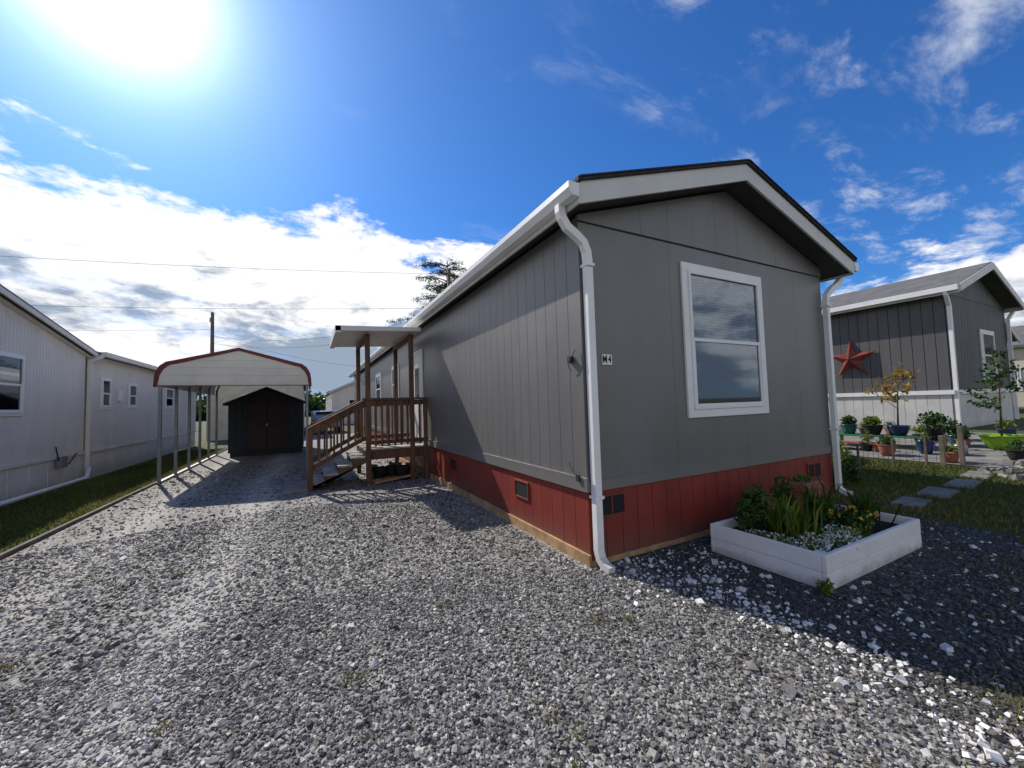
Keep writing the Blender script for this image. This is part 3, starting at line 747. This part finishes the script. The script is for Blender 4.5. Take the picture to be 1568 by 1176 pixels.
# ---------------------------------------------------------------- right garden
g=G('stepping_stone_path'); q=g('slabs',m_conc,.01)
for (sx_,sy_,a_,b_) in SLABS:
    z=float(H(sx_)); k_=(.62-.12)/6 if sx_>7 else .12/1.4
    q.poly([(sx_+i*a_,sy_+j*b_,z+i*a_*k_+h_) for h_ in (-.03,.028) for i,j in ((-1,-1),(1,-1),(1,1),(-1,1))],[(0,3,2,1),(4,5,6,7),(0,1,5,4),(1,2,6,5),(2,3,7,6),(3,0,4,7)])
g.done()
sheet('patio_slab',[9.2,12.6],[1.6,4.9],.016,m_conc)
hz=lambda x:float(H(x))+.016
g=G('garden_table'); t=g('top',m_green,.004)
for i in range(5): t.box(10.1+i*.1,10.19+i*.1,3.0,4.5,.62,.645)
for xx in (10.12,10.52):
    for yy in (3.05,4.4): g('legs',m_green).box(xx,xx+.05,yy,yy+.05,.35,.62)
g.done()
def potted(c,r,h,m,fr,n,ml,ls,fz=.15,parent_name='potted_plant'):
    g=pot(parent_name,c,r,h,m); e=g.done(); leaves('foliage',blob((c[0],c[1],c[2]+h+fz),fr,n,.15),ls,ml,e)
potted((10.35,4.2,.645),.14,.20,m_teal,(.14,.14,.12),260,m_leafD,.04,.08)
potted((10.35,3.8,.645),.16,.20,m_rubber,(.16,.16,.10),260,m_leafL,.04,.08)
potted((9.9,2.9,hz(9.9)),.12,.24,m_blue,(.1,.1,.06),120,m_leafL,.03,.04)
potted((9.5,3.3,hz(9.5)),.13,.2,m_terra,(.14,.14,.12),200,m_leafD,.04,.06)
potted((10.9,2.75,hz(10.9)),.14,.2,m_teal,(.2,.2,.14),240,m_leafD,.04,.1)
potted((9.35,2.45,hz(9.35)),.10,.16,m_terra,(.1,.1,.08),120,m_leafL,.03,.06)
potted((11.4,3.2,hz(11.4)),.16,.24,m_rubber,(.25,.25,.2),300,m_leafD,.05,.15)
rp=random.Random(21)
for i in range(16):
    x=rp.uniform(9.3,12.3); y=rp.uniform(1.75,4.6)
    if 9.95<x<10.7 and y>2.9: continue
    if 10.3<x<11.3 and y<2.6: continue
    r_=rp.uniform(.07,.13)
    potted((x,y,hz(x)),r_,r_*rp.uniform(1.3,1.8),rp.choice([m_terra,m_rubber,m_teal,m_blue,m_tread,m_rubber]),(r_*1.2,r_*1.2,r_*rp.uniform(.7,1.6)),120,rp.choice([m_leafD,m_leafL,m_leafD]),.03,r_*.7)
g=G('plant_bench'); g('slats',m_terra,.003).box(9.7,9.95,3.5,4.3,.50,.53)
for yy in (3.55,4.2): g('legs',m_terra).box(9.72,9.93,yy,yy+.04,.33,.50)
g.done()
def wc(c):
    g=G('watering_can'); g('body',m_galv,0,True).lathe(c,[(.09,0),(.09,.16),(.07,.19),(.06,.19)],16)
    g('body',m_galv).sweep([(c[0]+.08,c[1],c[2]+.04),(c[0]+.18,c[1],c[2]+.14),(c[0]+.24,c[1],c[2]+.22)],[.02,.014,.02],8)
    g('body',m_galv).sweep([(c[0]-.08,c[1],c[2]+.04),(c[0]-.16,c[1],c[2]+.14),(c[0]-.1,c[1],c[2]+.24),(c[0]+.03,c[1],c[2]+.2)],.008,6); g.done()
wc((10.0,2.5,hz(10.0)))
def sapling(name,c,potr,poth,mpot,h,ml,seed,spread,nl,ls):
    g=pot(name,c,potr,poth,mpot); r0=random.Random(seed); tb=g('stems',m_bark,0,True); P=[]
    base=Vector((c[0],c[1],c[2]+poth*.8)); top=base+Vector((.05,-.05,h))
    tb.sweep([base,base.lerp(top,.5)+Vector((.03,.02,0)),top],[.018,.012,.004],6)
    for i in range(11):
        t_=r0.uniform(.3,1); p=base.lerp(top,t_); a=r0.uniform(0,6.28); l=spread*r0.uniform(.5,1.2)*(1.25-t_)
        q=p+Vector((math.cos(a)*l,math.sin(a)*l,l*r0.uniform(.3,.9))); tb.sweep([p,p.lerp(q,.5)+Vector((0,0,.02)),q],[.007,.005,.002],5,(0,0,1))
        m_=nl
        P.append(np.array(q)[None]+rng.normal(0,.055,(m_,3))); P.append(np.array(p.lerp(q,.6))[None]+rng.normal(0,.045,(m_//2,3)))
    e=g.done(); leaves('foliage',np.concatenate(P),ls,ml,e,.5)
sapling('potted_maple_tree',(10.4,3.42,.645),.17,.2,m_blue,1.05,m_leafR,4,.46,18,.045)
sapling('potted_fruit_tree',(10.85,2.2,hz(10.85)),.26,.24,m_lime,1.55,m_leafD,9,.42,22,.045)
stems_and('green_shrub',[lambda e:leaves('foliage',np.concatenate([blob((8.7,3.9,.45),(.35,.3,.28),900,.2),blob((8.5,3.6,.36),(.2,.2,.18),350,.2),blob((9.0,4.1,.5),(.2,.2,.25),350,.2)]),.045,m_leafL,e,.5)])
stems_and('green_shrub',[lambda e:leaves('foliage',np.concatenate([blob((7.3,2.95,.3),(.12,.12,.25),200,.2),blob((7.1,3.1,.25),(.2,.15,.18),260,.2)]),.05,m_leafD,e,.3)])
g=G('garden_wire_fence'); FP=[(7.25,3.4),(8.0,3.15),(8.7,2.95),(9.2,2.7),(9.35,2.5)]
for (x,y) in FP: g('posts',m_pole,.004).box(x-.015,x+.015,y-.015,y+.015,0,float(H(x))+.46)
for i in range(len(FP)-1):
    (xa,ya),(xb,yb)=FP[i],FP[i+1]
    for zz in (.08,.2,.32,.44): g('wires',m_wire).beam((xa,ya,float(H(xa))+zz),(xb,yb,float(H(xb))+zz),.004,.004)
    n=int(math.hypot(xb-xa,yb-ya)/.1)
    for k_ in range(n):
        t_=k_/n; x=xa+(xb-xa)*t_; y=ya+(yb-ya)*t_; g('wires',m_wire).box(x-.002,x+.002,y-.002,y+.002,float(H(x)),float(H(x))+.46)
g.done()
g=G('wood_stakes')
for (x,y,h_) in ((9.0,2.45,.50),(9.25,2.3,.62)): g('stakes',m_pole,.004).box(x-.028,x+.028,y-.028,y+.028,0,float(H(x))+h_)
g.done()
n=90; x=rng.uniform(8.6,10.6,n); y=1.75+rng.normal(0,.12,n); s=rng.uniform(.025,.07,n)
stones('edging_rocks',np.stack([x,y,H(x)+.02],1),s,rng.random(n)*.6+.2,m_stone)

# ---------------------------------------------------------------- sun, sky
sd=Vector((-.34,1,.88)).normalized()
el=math.asin(sd.z); az=math.atan2(sd.x,sd.y)
L=bpy.data.lights.new('sun','SUN'); L.energy=5.0; L.angle=math.radians(.5); L.color=(1,.94,.85)
lo=bpy.data.objects.new('sun',L); COL.objects.link(lo); lo.rotation_euler=(-sd).to_track_quat('-Z','Y').to_euler(); lo.location=(0,0,30)
w=bpy.data.worlds.new('World'); scene.world=w; w.use_nodes=True; t=NT(w.node_tree)
bg=w.node_tree.nodes['Background']; bg.inputs[1].default_value=.1
sky=t.n('ShaderNodeTexSky',sky_type='NISHITA'); sky.sun_disc=False; sky.sun_elevation=el; sky.sun_rotation=az
sky.air_density=1.0; sky.dust_density=.4; sky.ozone_density=3.0
dirv=t.n('ShaderNodeTexCoord').outputs['Generated']
sx=t.n('ShaderNodeSeparateXYZ'); t.set(sx.inputs[0],dirv); X,Y,Z=sx.outputs
zz=t.m('ADD',t.m('MAXIMUM',Z,0),.10)
cx=t.m('DIVIDE',X,zz); cy=t.m('DIVIDE',Y,zz)
cmb=t.n('ShaderNodeCombineXYZ'); t.set(cmb.inputs[0],cx); t.set(cmb.inputs[1],cy); P_=cmb.outputs[0]
mp=t.n('ShaderNodeMapping'); t.set(mp.inputs[0],dirv); mp.inputs['Scale'].default_value=(1,1,2.4); D2=mp.outputs[0]
n1=t.noise(D2,3.6,7,.6,.2); n1b=t.noise(D2,13,4,.65,.2)
nn=t.m('ADD',t.m('MULTIPLY',t.m('SUBTRACT',n1,.5),.36),t.m('MULTIPLY',t.m('SUBTRACT',n1b,.5),.16))
lim=t.m('SUBTRACT',.41,t.m('MULTIPLY',t.ss(X,.25,.8),.19))
lim=t.m('ADD',lim,t.m('MULTIPLY',t.ss(t.m('MULTIPLY',Y,-1),-.15,.5),.16))  # unseen cloud added behind the camera as neutral fill for gable and gravel
edge=t.m('ADD',t.m('SUBTRACT',lim,Z),nn)
dens=t.ss(edge,-.005,.045)
n2=t.noise(D2,2.7,6,.6,.5)
sun_n=t.n('ShaderNodeVectorMath',operation='DOT_PRODUCT'); t.set(sun_n.inputs[0],dirv); sun_n.inputs[1].default_value=sd
dp=t.m('MAXIMUM',sun_n.outputs['Value'],0)
shade=t.m('ADD',t.m('ADD',n2,t.m('MULTIPLY',t.m('SUBTRACT',Z,.22),.75)),t.m('MULTIPLY',t.m('SUBTRACT',n1b,.5),.40))
shade=t.m('ADD',shade,t.m('MULTIPLY',t.m('SUBTRACT',1,t.ss(edge,.0,.18)),.14))
lit=t.ss(shade,.40,.54)
ccol=t.mix(lit,(3.1,3.9,5.1),(10.6,10.6,10.7))
gap=t.ss(t.noise(P_,.6,6,.6),.35,.50)
dens=t.m('MULTIPLY',dens,t.m('ADD',t.m('MULTIPLY',gap,.25),.75))
mw=t.n('ShaderNodeMapping'); t.set(mw.inputs[0],P_); mw.inputs['Rotation'].default_value=(0,0,math.radians(-28)); mw.inputs['Scale'].default_value=(1.3,2.6,1)
wi=t.noise(mw.outputs[0],1.7,8,.64,.25); wm=t.noise(P_,1.3,2,.5)
wis=t.m('MULTIPLY',t.ss(wi,.50,.78),t.ss(t.m('ADD',wm,t.m('MULTIPLY',X,.34)),.60,.80))
wis=t.m('MULTIPLY',wis,.85)
base=t.mix(1,sky.outputs[0],(.34,.82,1.42),'MULTIPLY')
c=t.mix(wis,base,(8.8,9.1,9.6)); c=t.mix(dens,c,ccol)
gl=t.m('ADD',t.m('MULTIPLY',t.m('POWER',dp,180),16),t.m('ADD',t.m('MULTIPLY',t.m('POWER',dp,32),1.9),t.m('MULTIPLY',t.m('POWER',dp,7),.6)))
gc=t.n('ShaderNodeCombineColor'); 
for i,k_ in enumerate((1.0,.98,.96)): t.set(gc.inputs[i],t.m('MULTIPLY',gl,k_))
c=t.mix(1,c,gc.outputs[0],'ADD')
t.L.new(c,bg.inputs[0])

# ---------------------------------------------------------------- camera
cam=bpy.data.cameras.new('camera'); co=bpy.data.objects.new('camera',cam); COL.objects.link(co); scene.camera=co
cam.sensor_width=36; cam.lens=36*600/1568; cam.clip_start=.05; cam.clip_end=3000
yaw=math.radians(27.5); th=math.radians(2.92); r_=.030
F=Vector((math.sin(yaw)*math.cos(th),math.cos(yaw)*math.cos(th),math.sin(th)))
R0=Vector((math.cos(yaw),-math.sin(yaw),0)); U0=R0.cross(F)
cr=R0*math.cos(r_)-U0*math.sin(r_); cu_=R0*math.sin(r_)+U0*math.cos(r_)
M=Matrix((cr,cu_,-F)).transposed().to_4x4(); M.translation=(0,0,1.5); co.matrix_world=M
scene.view_settings.view_transform='Standard'; scene.view_settings.look='None'; scene.view_settings.exposure=0
